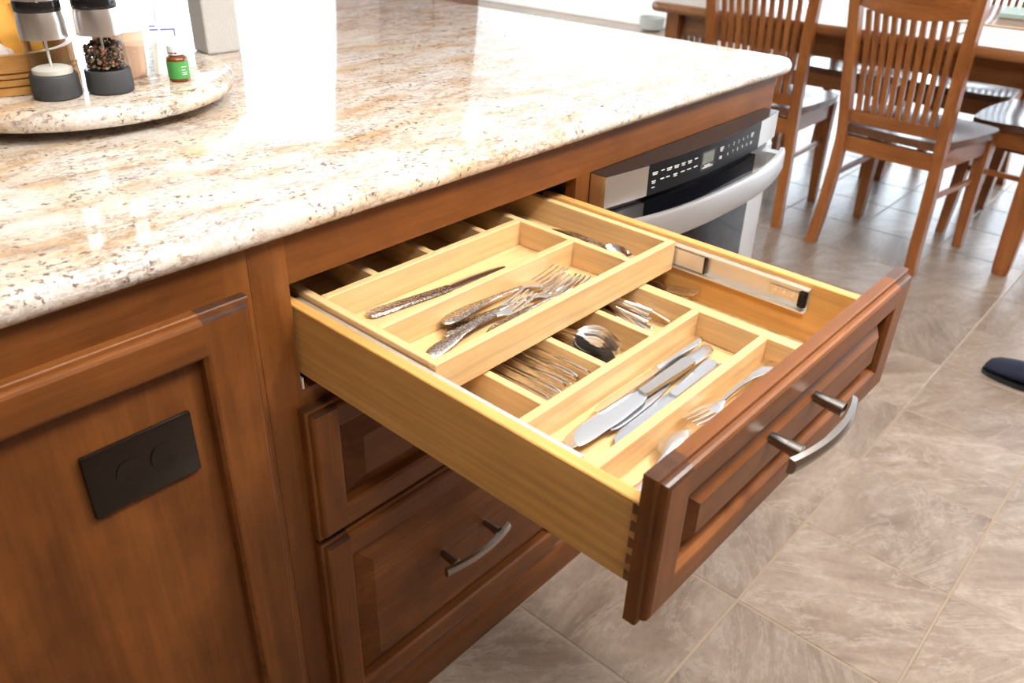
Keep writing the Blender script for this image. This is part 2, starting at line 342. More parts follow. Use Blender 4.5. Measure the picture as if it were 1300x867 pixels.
# ------------------------------------------------------------------ raised panel fronts
def frame_rings(x0, x1, z0, z1, rings):
    bm = bmesh.new(); vs = []
    for ix, iz, y in rings:
        vs.append([bm.verts.new(p) for p in ((x0+ix, y, z0+iz), (x1-ix, y, z0+iz), (x1-ix, y, z1-iz), (x0+ix, y, z1-iz))])
    for a, b in zip(vs, vs[1:]):
        for i in range(4): bm.faces.new((a[i], a[(i+1) % 4], b[(i+1) % 4], b[i]))
    return bm
def clip(bm, co, no):
    bmesh.ops.bisect_plane(bm, geom=bm.verts[:]+bm.edges[:]+bm.faces[:], plane_co=co, plane_no=no, clear_outer=True); return bm
def panel_front(name, parent, x0, x1, z0, z1, yb, T, sw, rw, bevel=.026, flat=False, dz=0, deep=.0170, mx=CHERRY):
    yf = yb-T
    R = [(0, 0, yb), (0, 0, yb-T*.55), (.0012, .0012, yb-T*.62), (.0048, .0048, yb-T*.64), (.0052, .0052, yb-T*.80), (.0066, .0066, yb-T*.93), (.0095, .0095, yf),
         (sw-.007, rw-.007, yf), (sw-.0045, rw-.0045, yf+.0008), (sw-.001, rw-.001, yf+.005), (sw, rw, yf+deep+.002)]
    mk = lambda: frame_rings(x0, x1, z0, z1, R)
    xs, xe, zm = x0+sw-.0045, x1-sw+.0045, (z0+z1)/2
    if flat: pr = [(sw-.001, rw-.001, yf+deep), (sw+.02, rw+.02, yf+deep)]
    else: pr = [(sw-.001, rw-.001, yf+deep+.0005), (sw+.003, rw+.003, yf+deep), (sw+bevel, rw+bevel, yf+.0022), (sw+bevel+.0006, rw+bevel+.0006, yf+.0016)]
    bm = frame_rings(x0, x1, z0, z1, pr); bm.verts.ensure_lookup_table(); bm.faces.new(bm.verts[-4:])
    panel = obj(name, shift(bm, 0, 0, dz), mx['x'] if not flat else mx['z'], parent, False)
    for n, planes, mt in (('stile', [((xs, 0, 0), (1, 0, 0))], mx['z']), ('stile', [((xe, 0, 0), (-1, 0, 0))], mx['z']),
                          ('rail', [((xs, 0, 0), (-1, 0, 0)), ((xe, 0, 0), (1, 0, 0)), ((0, 0, zm), (0, 0, -1))], mx['x']),
                          ('rail', [((xs, 0, 0), (-1, 0, 0)), ((xe, 0, 0), (1, 0, 0)), ((0, 0, zm), (0, 0, 1))], mx['x'])):
        bm = mk()
        bk = bmesh.ops.contextual_create(bm, geom=[e for e in bm.edges if e.is_boundary and all(abs(v.co.y-yb) < 1e-6 for v in e.verts)])
        for co, no in planes: clip(bm, co, no)
        o = obj(n, shift(bm, 0, 0, dz), mt, panel, False)
        if n == 'stile':      # end grain of the stile takes the stain darker
            o.data.materials.append(CHX)
            for p in o.data.polygons:
                if abs(p.normal.z) > .35 and p.center.z > z1+dz-.012: p.material_index = 1
    return panel
def pull(parent, cx, z, yp, dz=0, half=.071, out=.027, bow=.012):
    bm = bmesh.new()
    for s in (-1, 1):
        tube(bm, [(cx+s*.048, yp+.002, z+.002), (cx+s*.048, yp-out*.45, z+.001), (cx+s*.048, yp-out-.003, z)], [.0058, .0066, .0078], 14)
    rings = []
    for k in range(17):
        t = -1+k/8; x = cx+t*half; y = yp-out-.004-bow*(1-t*t); h = .0086-.0014*(1-t*t); d = .0048
        zz = z-.002+.003*(1-t*t)
        rings.append([(x, y+d*.6, zz-h), (x, y-d*.5, zz-h*.85), (x, y-d, zz-h*.3), (x, y-d, zz+h*.3), (x, y-d*.5, zz+h*.85), (x, y+d*.6, zz+h)])
    loft(bm, rings)
    return obj('handle', shift(bm, 0, 0, dz), M_NICKEL, parent, True)

# ------------------------------------------------------------------ island cabinet (drawer run + appliance bay)
ZC = .876; W = .51; XE = 1.14
cab = thing('island_cabinet', 'stained wood island cabinet with the pulled out drawer and two closed drawers', 'cabinet', (.5, .3, 0))
def cp(name, bm, mt, par=None, sm=False): return obj(name, shift(bm, -.5, -.3, 0), mt, par or cab, sm)
MX0, MX1 = .545, 1.112
cp('top_rail', bx(0, XE, 0, .019, .8174, ZC-.0002), CHERRY['x'])
cp('stile', bx(-.0458, 0, 0, .019, .076, ZC-.0002), CHERRY['z'])
cp('stile', bx(W, MX0-.0012, 0, .019, .076, .8174), CHERRY['z'])
cp('stile', bx(MX1+.0012, XE, 0, .019, .076, .8174), CHERRY['z'])
cp('middle_rail', bx(0, W, 0, .019, .645, .678), CHERRY['x'])
cp('middle_rail', bx(0, W, 0, .019, .434, .466), CHERRY['x'])
cp('bottom_rail', bx(0, W-.0002, 0, .019, .076, .115), CHERRY['x'])
cp('bottom_rail', bx(MX0-.0010, MX1+.0010, 0, .019, .076, .42), CHERRY['x'])
b = bx(-.0458, XE, .012, .03, 0, .076)
cp('plinth', b, CHERRY['x'])
b = loft(bmesh.new(), [[(x, y, z) for y, z in ((.012, 0), (-.0085, 0), (-.0085, .055), (-.006, .066), (-.001, .073), (.005, .0755), (.012, .0758))] for x in (-.0458, XE)])
cp('base_shoe', b, CHERRY['x'], sm=True)
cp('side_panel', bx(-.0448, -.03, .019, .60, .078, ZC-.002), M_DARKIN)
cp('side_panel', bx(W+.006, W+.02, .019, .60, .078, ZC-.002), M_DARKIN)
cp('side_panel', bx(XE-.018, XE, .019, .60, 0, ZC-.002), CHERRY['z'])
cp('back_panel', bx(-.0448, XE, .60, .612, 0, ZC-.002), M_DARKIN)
cp('drawer_runner', bx(.001, .004, -.0, .5, .679, .694), M_ZINC); cp('drawer_runner', bx(W-.004, W-.001, 0, .5, .679, .694), M_ZINC)
for z0, z1, rw, zh in ((.4535, .657, .041, .555), (.10, .4460, .045, .288)):
    p = panel_front('drawer_front', cab, -.0102-.5, W+.0102-.5, z0, z1, -.0015-.3, .0205, .047, rw, bevel=.030)
    h = pull(p, .248-.5, zh, -.021-.3)
# end cabinet with the outlet
cab2 = thing('end_cabinet', 'stained wood end cabinet with a flat recessed panel and dark outlet', 'cabinet', (-.4, .3, 0))
def c2(name, bm, mt, sm=False): return obj(name, shift(bm, .4, -.3, 0), mt, cab2, sm)
c2('top_rail', bx(-.8, -.075, 0, .019, .79, ZC-.0002), CHERRY['x'])
c2('stile', bx(-.075, -.0464, 0, .019, .076, ZC-.0002), CHERRY['z'])
c2('bottom_rail', bx(-.8, -.075, 0, .019, .076, .13), CHERRY['x'])
c2('side_panel', bx(-.062, -.0464, .019, .60, 0, ZC-.002), M_DARKIN)
c2('side_panel', bx(-.8, -.785, .019, .60, 0, ZC-.002), CHERRY['z'])
c2('back_panel', bx(-.785, -.062, .59, .60, 0, ZC-.002), M_DARKIN)
c2('base_shoe', bx(-.8, -.0464, -.0085, .019, 0, .0755, bev=.004, seg=2), CHERRY['x'])
pf = panel_front('recessed_panel', cab2, -.74+.4, -.0575+.4, .10, .8285, -.0005-.3, .020, .062, .050, flat=True, deep=.0160)
out = obj('outlet_plate', shift(bx(-.254, -.140, -.0106, -.0043, .649, .724, bev=.0022, seg=2), .4, -.3, 0), M_OUTLET, cab2, True)
for cx in (-.212, -.176):
    b = bmesh.new(); loft(b, [[(cx+.0145*math.cos(a), y, .6865+.0165*math.copysign(min(abs(math.sin(a)), .86), math.sin(a))) for a in (2*math.pi*k/28 for k in range(28))] for y in (-.0103, -.0120)])
    obj('receptacle', shift(b, .4, -.3, 0), M_OUTLET, out, True)
    b = bmesh.new(); box(b, cx-.0055, cx-.0005, -.0124, -.0118, .6920, .6936); box(b, cx-.0065, cx-.0005, -.0124, -.0118, .6795, .6811)
    loft(b, [[(cx+.0075+.0026*math.cos(a), y, .6865+.0026*math.sin(a)) for a in (2*math.pi*k/12 for k in range(12))] for y in (-.0118, -.0124)])
    obj('slots', shift(b, .4, -.3, 0), M_SLOT, out)

# ------------------------------------------------------------------ granite worktop
def rrect(x0, x1, y0, y1, rc, ins, z, n=8):
    pts = []
    for cx, cy, a0 in ((x1-rc, y0+rc, -90), (x1-rc, y1-rc, 0), (x0+rc, y1-rc, 90), (x0+rc, y0+rc, 180)):
        for k in range(n+1):
            a = math.radians(a0+90*k/n); pts.append((cx+(rc-ins)*math.cos(a), cy+(rc-ins)*math.sin(a), z))
    return pts
b = bmesh.new(); r = .015; b_r = []
for k in range(13):
    a = math.radians(-90+15*k); b_r.append(rrect(-1.3, 1.186, -.018, 1.28, .032, r-r*math.cos(a), ZC+r+r*math.sin(a)))
loft(b, b_r)
tag(obj('granite_worktop', b, M_GRAN, None, True), 'cream granite worktop with brown veins and rounded edge on the island', 'worktop')
ZT = ZC+2*r

# ------------------------------------------------------------------ the open drawer (local z shift, slight sag)
TILT = .0138; DZ = .75
drw = thing('open_drawer', 'pulled out cutlery drawer with pale maple box and dark stained front', 'drawer', (0, 0, DZ), (TILT, 0, 0))
def dp(name, bm, mt, par=None, sm=False, label=None): return obj(name, shift(bm, 0, 0, -DZ), mt, par or drw, sm, None, label)
def dw(x, y, z): return (x, y, z+TILT*y)        # drawer coordinates to world
XA, XB, ZD, ZB, D = .0052, .5048, .7867, .6966, .4712
dp('side_panel', bx(XA, XA+.0138, -D, .05, ZB, ZD, bev=.0012), PLY['y'])
dp('side_panel', bx(XB-.0138, XB, -D, .05, ZB, ZD, bev=.0012), PLY['y'])
dp('front_board', bx(XA+.0139, XB-.0139, -D+.0002, -D+.0135, ZB, ZD-.008, bev=.001), PLY['x'])
dp('back_board', bx(XA+.0139, XB-.0139, .037, .05, ZB, .738), PLY['x'])
dp('bottom_board', bx(XA+.0139, XB-.0139, -D+.0136, .0369, .7005, .706), MAPLE['x'])
for k in range(5):       # dovetail pins showing end grain at the front corner of the left side
    z = ZB+.008+k*.0185; b = bmesh.new()
    loft(b, [[(x, -D+.0003, z-.0036), (x, -D+.0003, z+.0036), (x, -D+.0135, z+.0056), (x, -D+.0135, z-.0056)] for x in (XA-.0006, XA+.004)])
    dp('dovetail_pin', b, CHD['y'])
# lower insert: dividers glued into the drawer
zl, zf = .7435, .7062
tz = .0105
dp('divider', bx(XA+.0245, .3998, -.2895, -.2785, zf, zl, bev=.0008), MAPLE['x'])
dp('divider', bx(XA+.0245, .3998, -.3835, -.3725, zf, zl, bev=.0008), MAPLE['x'])
for x in (.1095, .2140, .3100): dp('divider', bx(x-.0052, x+.0052, -.2784, .0365, zf, zl-.0006, bev=.0008), MAPLE['y'])
dp('divider', bx(.4000, .4180, -D+.0137, .0365, zf, zl+.0002, bev=.0008), MAPLE['y'])
dp('insert_side', bx(XA+.0139, XA+.024, -D+.0137, .0365, zf, .7435, bev=.0008), MAPLE['y'])
# side slides carrying the upper tray
for s in (0, 1):
    def X(a): return XA+.014+a if s == 0 else XB-.014-a
    def xb(bm, a0, a1, *r, **k): return box(bm, min(X(a0), X(a1)), max(X(a0), X(a1)), *r, **k)
    b = bmesh.new(); xb(b, .0002, .0016, -.389, .03, .7475, .7805); xb(b, .0016, .0102, -.389, .03, .7785, .7805); xb(b, .0016, .0102, -.389, .03, .7475, .7495)
    sl = dp('tray_slide', b, M_ZINC)
    b = bmesh.new(); xb(b, .0017, .0030, -.378, -.336, .758, .770); dp('slide_slot', b, M_SKYTINT, sl)
    b = bmesh.new()
    for k in range(3): tube(b, [(X(.0012), -.368+.012*k, .764), (X(.0035), -.368+.012*k, .764)], .0028, 8)
    dp('screw', b, M_ZINC, sl, True)
    b = bmesh.new(); xb(b, .0016, .0088, -.388, -.377, .753, .7755, bev=.002); dp('end_stop', b, M_BLACKP, sl)
    b = bmesh.new(); xb(b, .002, .0085, -.2425, -.19, .752, .776, bev=.001); dp('inner_carriage', b, M_ZINC, sl)
    b = bmesh.new(); xb(b, .0018, .009, -.2455, -.2426, .7515, .7765, bev=.001); dp('bumper', b, M_BLACKP, sl)
pf = panel_front('drawer_front', drw, -.0102, W+.0102, .6725, .8308, -D, .0208, .0465, .040, bevel=.0215, dz=-DZ)
pull(pf, .233, .768, -D-.0198, -DZ)
for ch in pf.children:
    if ch.name.startswith('stile'): pass
# ------------------------------------------------------------------ sliding upper tray
tr = thing('cutlery_tray', 'pale maple sliding cutlery tray with compartments on top of the open drawer', 'tray', (0, 0, DZ), (TILT, 0, 0))
def tp(name, bm, mt): return obj(name, shift(bm, 0, 0, -DZ), mt, tr)
a0, a1, y0, y1, t0, t1 = .0315, .4785, -.1985, .20, .7455, .7872
tp('front_panel', bx(a0, a1, y0, y0+.0108, t0, t1, bev=.0008), MAPLE['x'])
tp('side_panel', bx(a0, a0+.0108, y0+.0109, y1, t0, t1, bev=.0008), MAPLE['y'])
tp('side_panel', bx(a1-.0108, a1, y0+.0109, y1, t0, t1, bev=.0008), MAPLE['y'])
tp('back_panel', bx(a0+.0109, a1-.0109, y1-.0108, y1, t0, t1), MAPLE['x'])
tp('bottom_panel', bx(a0+.0109, a1-.0109, y0+.0109, y1-.0109, t0+.0005, .751), MAPLE['x'])
tp('divider', bx(.3775, .3880, y0+.0109, y1-.0109, .7511, t1-.0002, bev=.0008), MAPLE['y'])
tp('divider', bx(a0+.0109, .3774, -.1025, -.0920, .7511, t1-.0002, bev=.0008), MAPLE['x'])
tp('divider', bx(a0+.0109, .3774, -.0060, .0048, .7511, t1, bev=.0008), MAPLE['x'])
for x in (.1245, .2165, .3145): tp('divider', bx(x-.0052, x+.0052, .0049, y1-.0109, .7511, t1-.0004, bev=.0008), MAPLE['y'])

# ------------------------------------------------------------------ cutlery (built along +x, handle end at 0)
def ell(x, w, z, t): return [(x, -w, z), (x, -w*.7, z+t*.5), (x, w*.7, z+t*.5), (x, w, z), (x, w*.7, z-t*.5), (x, -w*.7, z-t*.5)]
def handle_bm(L, w=.0095, neck=.003, arch=None):
    if arch is None: arch = .004 if w > .008 else .0008
    b = bmesh.new(); st = [(0, .25), (.004, .72), (.012, .95), (.2*L, 1), (.36*L, .80), (.5*L, .48), (.75*L, .32), (L, .33)]
    loft(b, [ell(x, max(w*f, neck), .0025+arch*math.sin(math.pi*x/L), .0026) for x, f in st]); return b
def make_fork(L=.19, hw0=.0095):
    H = L*.64
    hb = handle_bm(H, hw0)
    b = bmesh.new(); z0 = .0025
    st = [(H-.001, .0032, 0), (H+.008, .006, -.0005), (H+.016, .0110, -.0022), (H+.024, .0122, -.0028)]
    loft(b, [ell(x, w_, z0+z, .002) for x, w_, z in st])
    for k in range(4):
        y = -.0101+k*.00675
        rr = []
        for q in range(5):
            u = q/4; x = H+.0235+u*(L-H-.0235); z = z0-.0028+.0075*u**1.4; hw = .0021*(1-.45*u)
            rr.append([(x, y-hw, z-.0009), (x, y+hw, z-.0009), (x, y+hw*.8, z+.0009), (x, y-hw*.8, z+.0009)])
        loft(b, rr)
    return hb, ('head', b)
def make_spoon(L=.17, bw=.0165, hw0=.0085):
    bl = L*.36; H = L-bl; hb = handle_bm(H, w=hw0); b = bmesh.new(); rings = []; n = 9
    top = []; bot = []
    for q in range(11):
        u = q/10; x = H-.003+u*(bl+.003); wd = max(.0022, bw*math.sin(math.pi*(.06+.94*min(u*.98, .985))**.82)) if q else .0026
        dep = .0085*math.sin(math.pi*min(1, u*1.02))**.7 if 0 < u < 1 else 0
        ln = []
        for k in range(n):
            s = -1+2*k/(n-1); ln.append((x, wd*s, .0035-dep*(1-s*s)))
        top.append(ln)
    g = [[b.verts.new(p) for p in l] for l in top]
    for r0, r1 in zip(g, g[1:]):
        for k in range(n-1): b.faces.new((r0[k], r0[k+1], r1[k+1], r1[k]))
    bmesh.ops.solidify(b, geom=b.faces[:], thickness=.0012)
    return hb, ('bowl', b)
def make_knife(L=.22, hf=.44, hw=.0085, bw=.0105, flat=.0045):
    H = L*hf; hb = bmesh.new()
    st = [(0, .45), (.003, .85), (.01, 1), (.3*H, .92), (.7*H, .78), (H-.004, .72), (H, .6)]
    loft(hb, [ell(x, hw*f, .003, flat*1.1) for x, f in st])
    b = bmesh.new(); rr = []
    for u, f, o in ((0, .55, 0), (.04, .7, 0), (.12, .85, .0008), (.4, .98, .001), (.75, 1.0, .0006), (.9, .82, .0018), (.97, .5, .0042), (1, .15, .0068)):
        x = H-.001+u*(L-H+.001); wd = bw*f
        rr.append([(x, -wd+o, .0028), (x, wd*.5+o, .0036), (x, wd+o, .0030), (x, wd+o, .0022), (x, wd*.5+o, .0018), (x, -wd+o, .0025)])
    loft(b, rr)
    return hb, ('blade', b)
PROTO = {}
def cutlery(kind, name, label, cat, A, Bp, z, roll=0, pitch=0, mats=(None, None), group=None, zB=None):
    """kind: prototype key; A handle end and Bp tip in drawer coordinates (x, y)"""
    maker, L, mh, mb = KINDS_[kind]
    A3 = Vector(dw(A[0], A[1], z)); B3 = Vector(dw(Bp[0], Bp[1], z if zB is None else zB)); d = B3-A3
    rotm = Vector((1, 0, 0)).rotation_difference(d)
    yaw = math.atan2(d.y, d.x); pit = -math.atan2(d.z, math.hypot(d.x, d.y))
    rot = (roll, pit, yaw); k = d.length/L
    if kind not in PROTO:
        hb, (pn, pb) = maker()
        r = thing(name, label, cat, A3, rot, group); obj('handle', hb, mh, r, True); obj(pn, pb, mb, r, True)
        r.scale = (k, min(k*1.0, 1.15), 1); PROTO[kind] = r; return r
    r = dup(PROTO[kind], A3, rot, label, (k, min(k, 1.15), 1)); r['group'] = group or ''
    if not group: del r['group']
    r.name = name; return r
KINDS_ = {
 'ofork': (lambda: make_fork(.19), .19, M_ORN, M_STEEL), 'fork': (lambda: make_fork(.19), .19, M_STEEL, M_STEEL),
 'oknife': (lambda: make_knife(.22, .56, .0095), .22, M_ORN, M_STEEL), 'knife': (lambda: make_knife(.225, .45, .0105, .0118, .006), .225, M_STEEL, M_SKYTINT),
 'bknife': (lambda: make_knife(.225, .45, .0110, .0122, .005), .225, M_SKYTINT, M_SKYTINT),
 'spoon': (lambda: make_spoon(.17, .0185), .17, M_STEEL, plain('spoon_bowl_steel', (.9, .88, .86), .27, 1)), 'tspoon': (lambda: make_spoon(.14, .0135), .14, M_ORN, M_STEEL),
 'bfork': (lambda: make_fork(.19), .19, M_STEEL, M_SKYTINT), 'bspoon': (lambda: make_spoon(.15, .0165), .15, M_SKYTINT, M_SKYTINT),
 'rod': (lambda: make_spoon(.14, .0115, .0030), .14, M_STEEL, M_STEEL), 'thin': (lambda: make_fork(.19, .0062), .19, M_STEEL, M_STEEL)}
PI = math.pi
# upper tray, back compartment
cutlery('oknife', 'table_knife', 'engraved table knife with rounded handle end in the back compartment of the upper tray', 'knife', (.086, -.022), (.302, -.052), .7515, roll=.15)
cutlery('oknife', 'table_knife', 'table knife half hidden behind the tray divider, its tip pointing left', 'knife', (.300, -.079), (.088, -.052), .7555, roll=.45)
# upper tray, middle compartment
cutlery('ofork', 'dinner_fork', 'engraved fork lying highest in the front compartment of the upper tray', 'fork', (.124, -.113), (.338, -.113), .7625, zB=.7600)
cutlery('ofork', 'dinner_fork', 'engraved fork directly under the highest one in the upper tray, tines at right', 'fork', (.113, -.127), (.332, -.137), .7560, zB=.7570)
cutlery('ofork', 'dinner_fork', 'engraved fork nearest the tray front wall, tines crossing the forks behind', 'fork', (.070, -.142), (.250, -.136), .7525, zB=.7640, roll=.15)
cutlery('ofork', 'dinner_fork', 'fork lowest in the pile of the upper tray, only its tines clearly seen', 'fork', (.150, -.160), (.345, -.146), .7555, roll=-.1)
# upper tray, right compartment
cutlery('tspoon', 'teaspoon', 'small teaspoon with bowl up in the right compartment of the upper tray', 'spoon', (.443, -.008), (.447, -.112), .7525, zB=.7560)
cutlery('tspoon', 'teaspoon', 'small teaspoon nearest the front wall in the right compartment of the upper tray', 'spoon', (.447, -.025), (.457, -.146), .7530, roll=.2)
cutlery('fork', 'dessert_fork', 'small fork beside teaspoons in the right compartment of the upper tray', 'fork', (.412, -.01), (.424, -.160), .7520)
# lower bins
for k in range(10):
    x = .1225+.0081*k; ly = random.uniform(-.003, .003)
    cutlery('thin', 'dinner_fork', 'polished fork on edge whose slim handle end shows in the second bin', 'fork',
            (x+.002, -.270+ly+.004*(k % 3)), (x-.001+random.uniform(-.002, .002), -.086+ly), .718+.0012*k+.004*(k % 2), roll=1.25, zB=.7165+.0012*k+.004*(k % 2), group='forks in the second bin')
for k in range(6):
    cutlery('spoon', 'soup_spoon', 'polished spoon in the nested pile with bowls forward in the third bin', 'spoon',
            (.268-.0042*k+random.uniform(-.003, .003), -.095+random.uniform(-.004, .004)), (.2460+.0066*k, -.268+.0020*k), .712+.0026*k, roll=.42, zB=.7150+.0031*k, group='spoons in the third bin')
for k in range(12):
    cutlery('rod', 'teaspoon', 'slim teaspoon fanned out with its thin handle forward in the fourth bin', 'spoon',
            (.324+.0048*k+random.uniform(-.003, .003), -.272+random.uniform(0, .02)+.0022*k), (.356+random.uniform(-.012, .014), -.128+random.uniform(-.01, .01)), .716+.0055*(k % 4), zB=.724+.005*(k % 4), roll=random.uniform(-.8, .8), group='teaspoons in the fourth bin')
cutlery('rod', 'teaspoon', 'lone teaspoon leaning on the right wall of the fourth bin', 'spoon', (.3945, -.252), (.386, -.135), .714, zB=.734, roll=.5)
for k, (ax, bx_, by) in enumerate(((.470, .4775, -.243), (.458, .464, -.232), (.446, .448, -.222))):
    cutlery('fork', 'cake_fork', ('dark fork against the drawer side in the rightmost bin, tines under the tray edge', 'dark fork in the middle of the rightmost bin, tines under the tray edge', 'dark fork nearest the divider in the rightmost bin')[k], 'fork', (ax, -.06), (bx_, by), .7105+.003*(2-k), zB=.7125+.003*(2-k), group='forks in the rightmost bin')
# knives in the long compartment
KZ = .7085
cutlery('bknife', 'dinner_knife', 'bright flat knife lying nearest the viewer in the long compartment', 'knife', (.3565, -.3545), (.132, -.3580), KZ)
cutlery('bknife', 'dinner_knife', 'bright flat knife second from the front in the long compartment', 'knife', (.350, -.3430), (.134, -.3530), KZ+.0035, zB=KZ+.003)
cutlery('knife', 'dinner_knife', 'polished knife lying on top of the others, wide bright blade', 'knife', (.322, -.3275), (.1005, -.3240), KZ+.0120, roll=-.12, zB=KZ+.0105)
cutlery('bknife', 'dinner_knife', 'bright knife whose handle lies beneath the topmost knife', 'knife', (.374, -.3215), (.150, -.3290), KZ+.005)
cutlery('knife', 'dinner_knife', 'knife leaning on the back wall of the long compartment, dark edge up', 'knife', (.378, -.3075), (.158, -.3085), KZ+.0095, roll=.55, zB=KZ+.0095)
cutlery('knife', 'dinner_knife', 'knife lowest against the back wall of the long compartment', 'knife', (.352, -.3120), (.100, -.3140), KZ, roll=.15)
# front compartment
cutlery('bspoon', 'dessert_spoon', 'spoon lying face down in the front compartment of the drawer', 'spoon', (.056, -.412), (.2000, -.4010), .7180, roll=PI, zB=.729)
cutlery('bfork', 'dinner_fork', 'fork with wide flat handle in the front compartment of the drawer', 'fork', (.3860, -.4030), (.2040, -.3970), .7230, zB=.7240)
cutlery('oknife', 'butter_knife', 'knife hidden by the drawer front with only a glint showing', 'knife', (.370, -.4220), (.2100, -.4280), .7080)

# ------------------------------------------------------------------ microwave drawer
mw = thing('microwave_drawer', 'built in stainless and black microwave drawer under the worktop', 'microwave', (.8285, 0, .6))
def mp(name, bm, mt, par=None, sm=False): return obj(name, shift(bm, -.8285, 0, -.6), mt, par or mw, sm)
XC = .8285; HW = (MX1-MX0)/2
def bowy(x, y_end=-.030, y_mid=-.054): t = (x-XC)/HW; return y_mid+(y_end-y_mid)*t*t
def curved(x0, x1, z0, z1, f, back, n=10):
    b = bmesh.new(); rings = []
    for k in range(n+1):
        x = x0+(x1-x0)*k/n; rings.append([(x, back, z0), (x, f(x), z0), (x, f(x), z1), (x, back, z1)])
    return loft(b, rings)
zp0, zp1 = .7665, .8165
mp('body', bx(MX0+.004, MX1-.004, -.0010, .45, .43, .8135), M_SEAM)
mp('top_cover', curved(MX0, MX1, zp1, zp1+.0012, lambda x: bowy(x)+.0004, -.002), M_BLACKP)
cpn = mp('control_panel', curved(.6412, 1.0155, zp0, zp1, lambda x: bowy(x)-.0004, -.0125), M_PANELB, sm=True)
for x0, x1 in ((MX0, .6410), (1.0157, MX1)): mp('end_cap', curved(x0, x1, zp0, zp1, bowy, -.0012), M_STAIN, sm=True)
gap = mp('seam', curved(MX0+.002, MX1-.002, .7545, zp0-.0002, lambda x: bowy(x)+.012, -.0125), M_BLACKP)
f2 = lambda x: bowy(x)+.002
mp('door_glass', curved(.640, 1.0165, .4405, .7540, lambda x: f2(x)-.0004, -.0125), M_GLOSSB, sm=True)
for x0, x1 in ((MX0, .6398), (1.0167, MX1)): mp('door_stile', curved(x0, x1, .4405, .7540, f2, -.0125), M_STAIN, sm=True)
mp('door_rail', curved(MX0, MX1, .425, .4400, f2, -.0125), M_STAIN, sm=True)
hb = bmesh.new(); rings = []
for k in range(25):
    t = -1+k/12; x = XC+t*(HW+.002); y = -.091+.040*abs(t)**2.6; d = .006
    rings.append([(x, y+d*.8, .702), (x, y-d*.5, .7005), (x, y-d, .706), (x, y-d, .744), (x, y-d*.5, .7495), (x, y+d*.8, .748)])
loft(hb, rings)
for s in (-1, 1): box(hb, XC+s*(HW-.014)-.012, XC+s*(HW-.014)+.012, -.060, -.030, .708, .742)
mp('handle', hb, M_HANDLE, sm=True)
def onpanel(bm, u0, u1, v0, v1):     # small flat print following the bowed panel; u in metres from its left end
    for a, b_ in ((u0, u1),):
        q = [bm.verts.new((x, bowy(x)-.0007, z)) for x, z in ((a, v0), (b_, v0), (b_, v1), (a, v1))]; bm.faces.new(q)
PX = .6412
b = bmesh.new(); onpanel(b, PX+.145, PX+.188, .776, .8085); mp('display_bezel', b, plain('bezel', (.05, .05, .055), .25), cpn)
b = bmesh.new()
x0, x1 = PX+.149, PX+.184
q = [b.verts.new((x, bowy(x)-.0011, z)) for x, z in ((x0, .787), (x1, .787), (x1, .806), (x0, .806))]; b.faces.new(q)
mp('display', b, M_LCD, cpn)
b = bmesh.new()
def dash(u, z, wd, h=.0016): 
    q = [b.verts.new((x, bowy(x)-.0012, zz)) for x, zz in ((PX+u, z), (PX+u+wd, z), (PX+u+wd, z+h), (PX+u, z+h))]; b.faces.new(q)
for k, u in enumerate((.008, .030, .044, .064, .084, .102, .122)):
    wd = (.013, .008, .014, .013, .011, .012, .009)[k]
    dash(u, .8020, wd)
    if k not in (1, 6): dash(u+.001, .7990, wd*.85)
    wd = (.010, .009, .010, .011, .011, .012, .011)[k]
    dash(u, .7880, wd)
    if k in (0, 3): dash(u+.001, .7850, wd*.8)
dash(.009, .7775, .008); dash(.155, .7825, .020); dash(.150, .7795, .033, .0014)
for u in (.204, .326): 
    dash(u, .8035, .013); dash(u, .8005, .012); dash(u+.002, .7975, .008)
    dash(u+.001, .7875, .009); dash(u+.001, .7845, .009)
mp('button_labels', b, M_WHITE, cpn)['kind'] = 'stuff'
def text_mesh(s, size):
    cu = bpy.data.curves.new('t', 'FONT'); cu.body = s; cu.size = size; cu.align_x = 'CENTER'
    o = bpy.data.objects.new('t', cu); C.objects.link(o); dg = bpy.context.evaluated_depsgraph_get()
    me = bpy.data.meshes.new_from_object(o.evaluated_get(dg)); bm = bmesh.new(); bm.from_mesh(me)
    bpy.data.objects.remove(o); bpy.data.meshes.remove(me); return bm
for row, digs in ((.7990, '12345'), (.7850, '67890')):
    for k, ch in enumerate(digs):
        bm = text_mesh(ch, .0085); x = PX+.236+.019*k
        for v in bm.verts: v.co = Vector((x+v.co.x, bowy(x)-.0011, row+v.co.y))
        mp('keypad_digit', bm, M_WHITE, cpn)

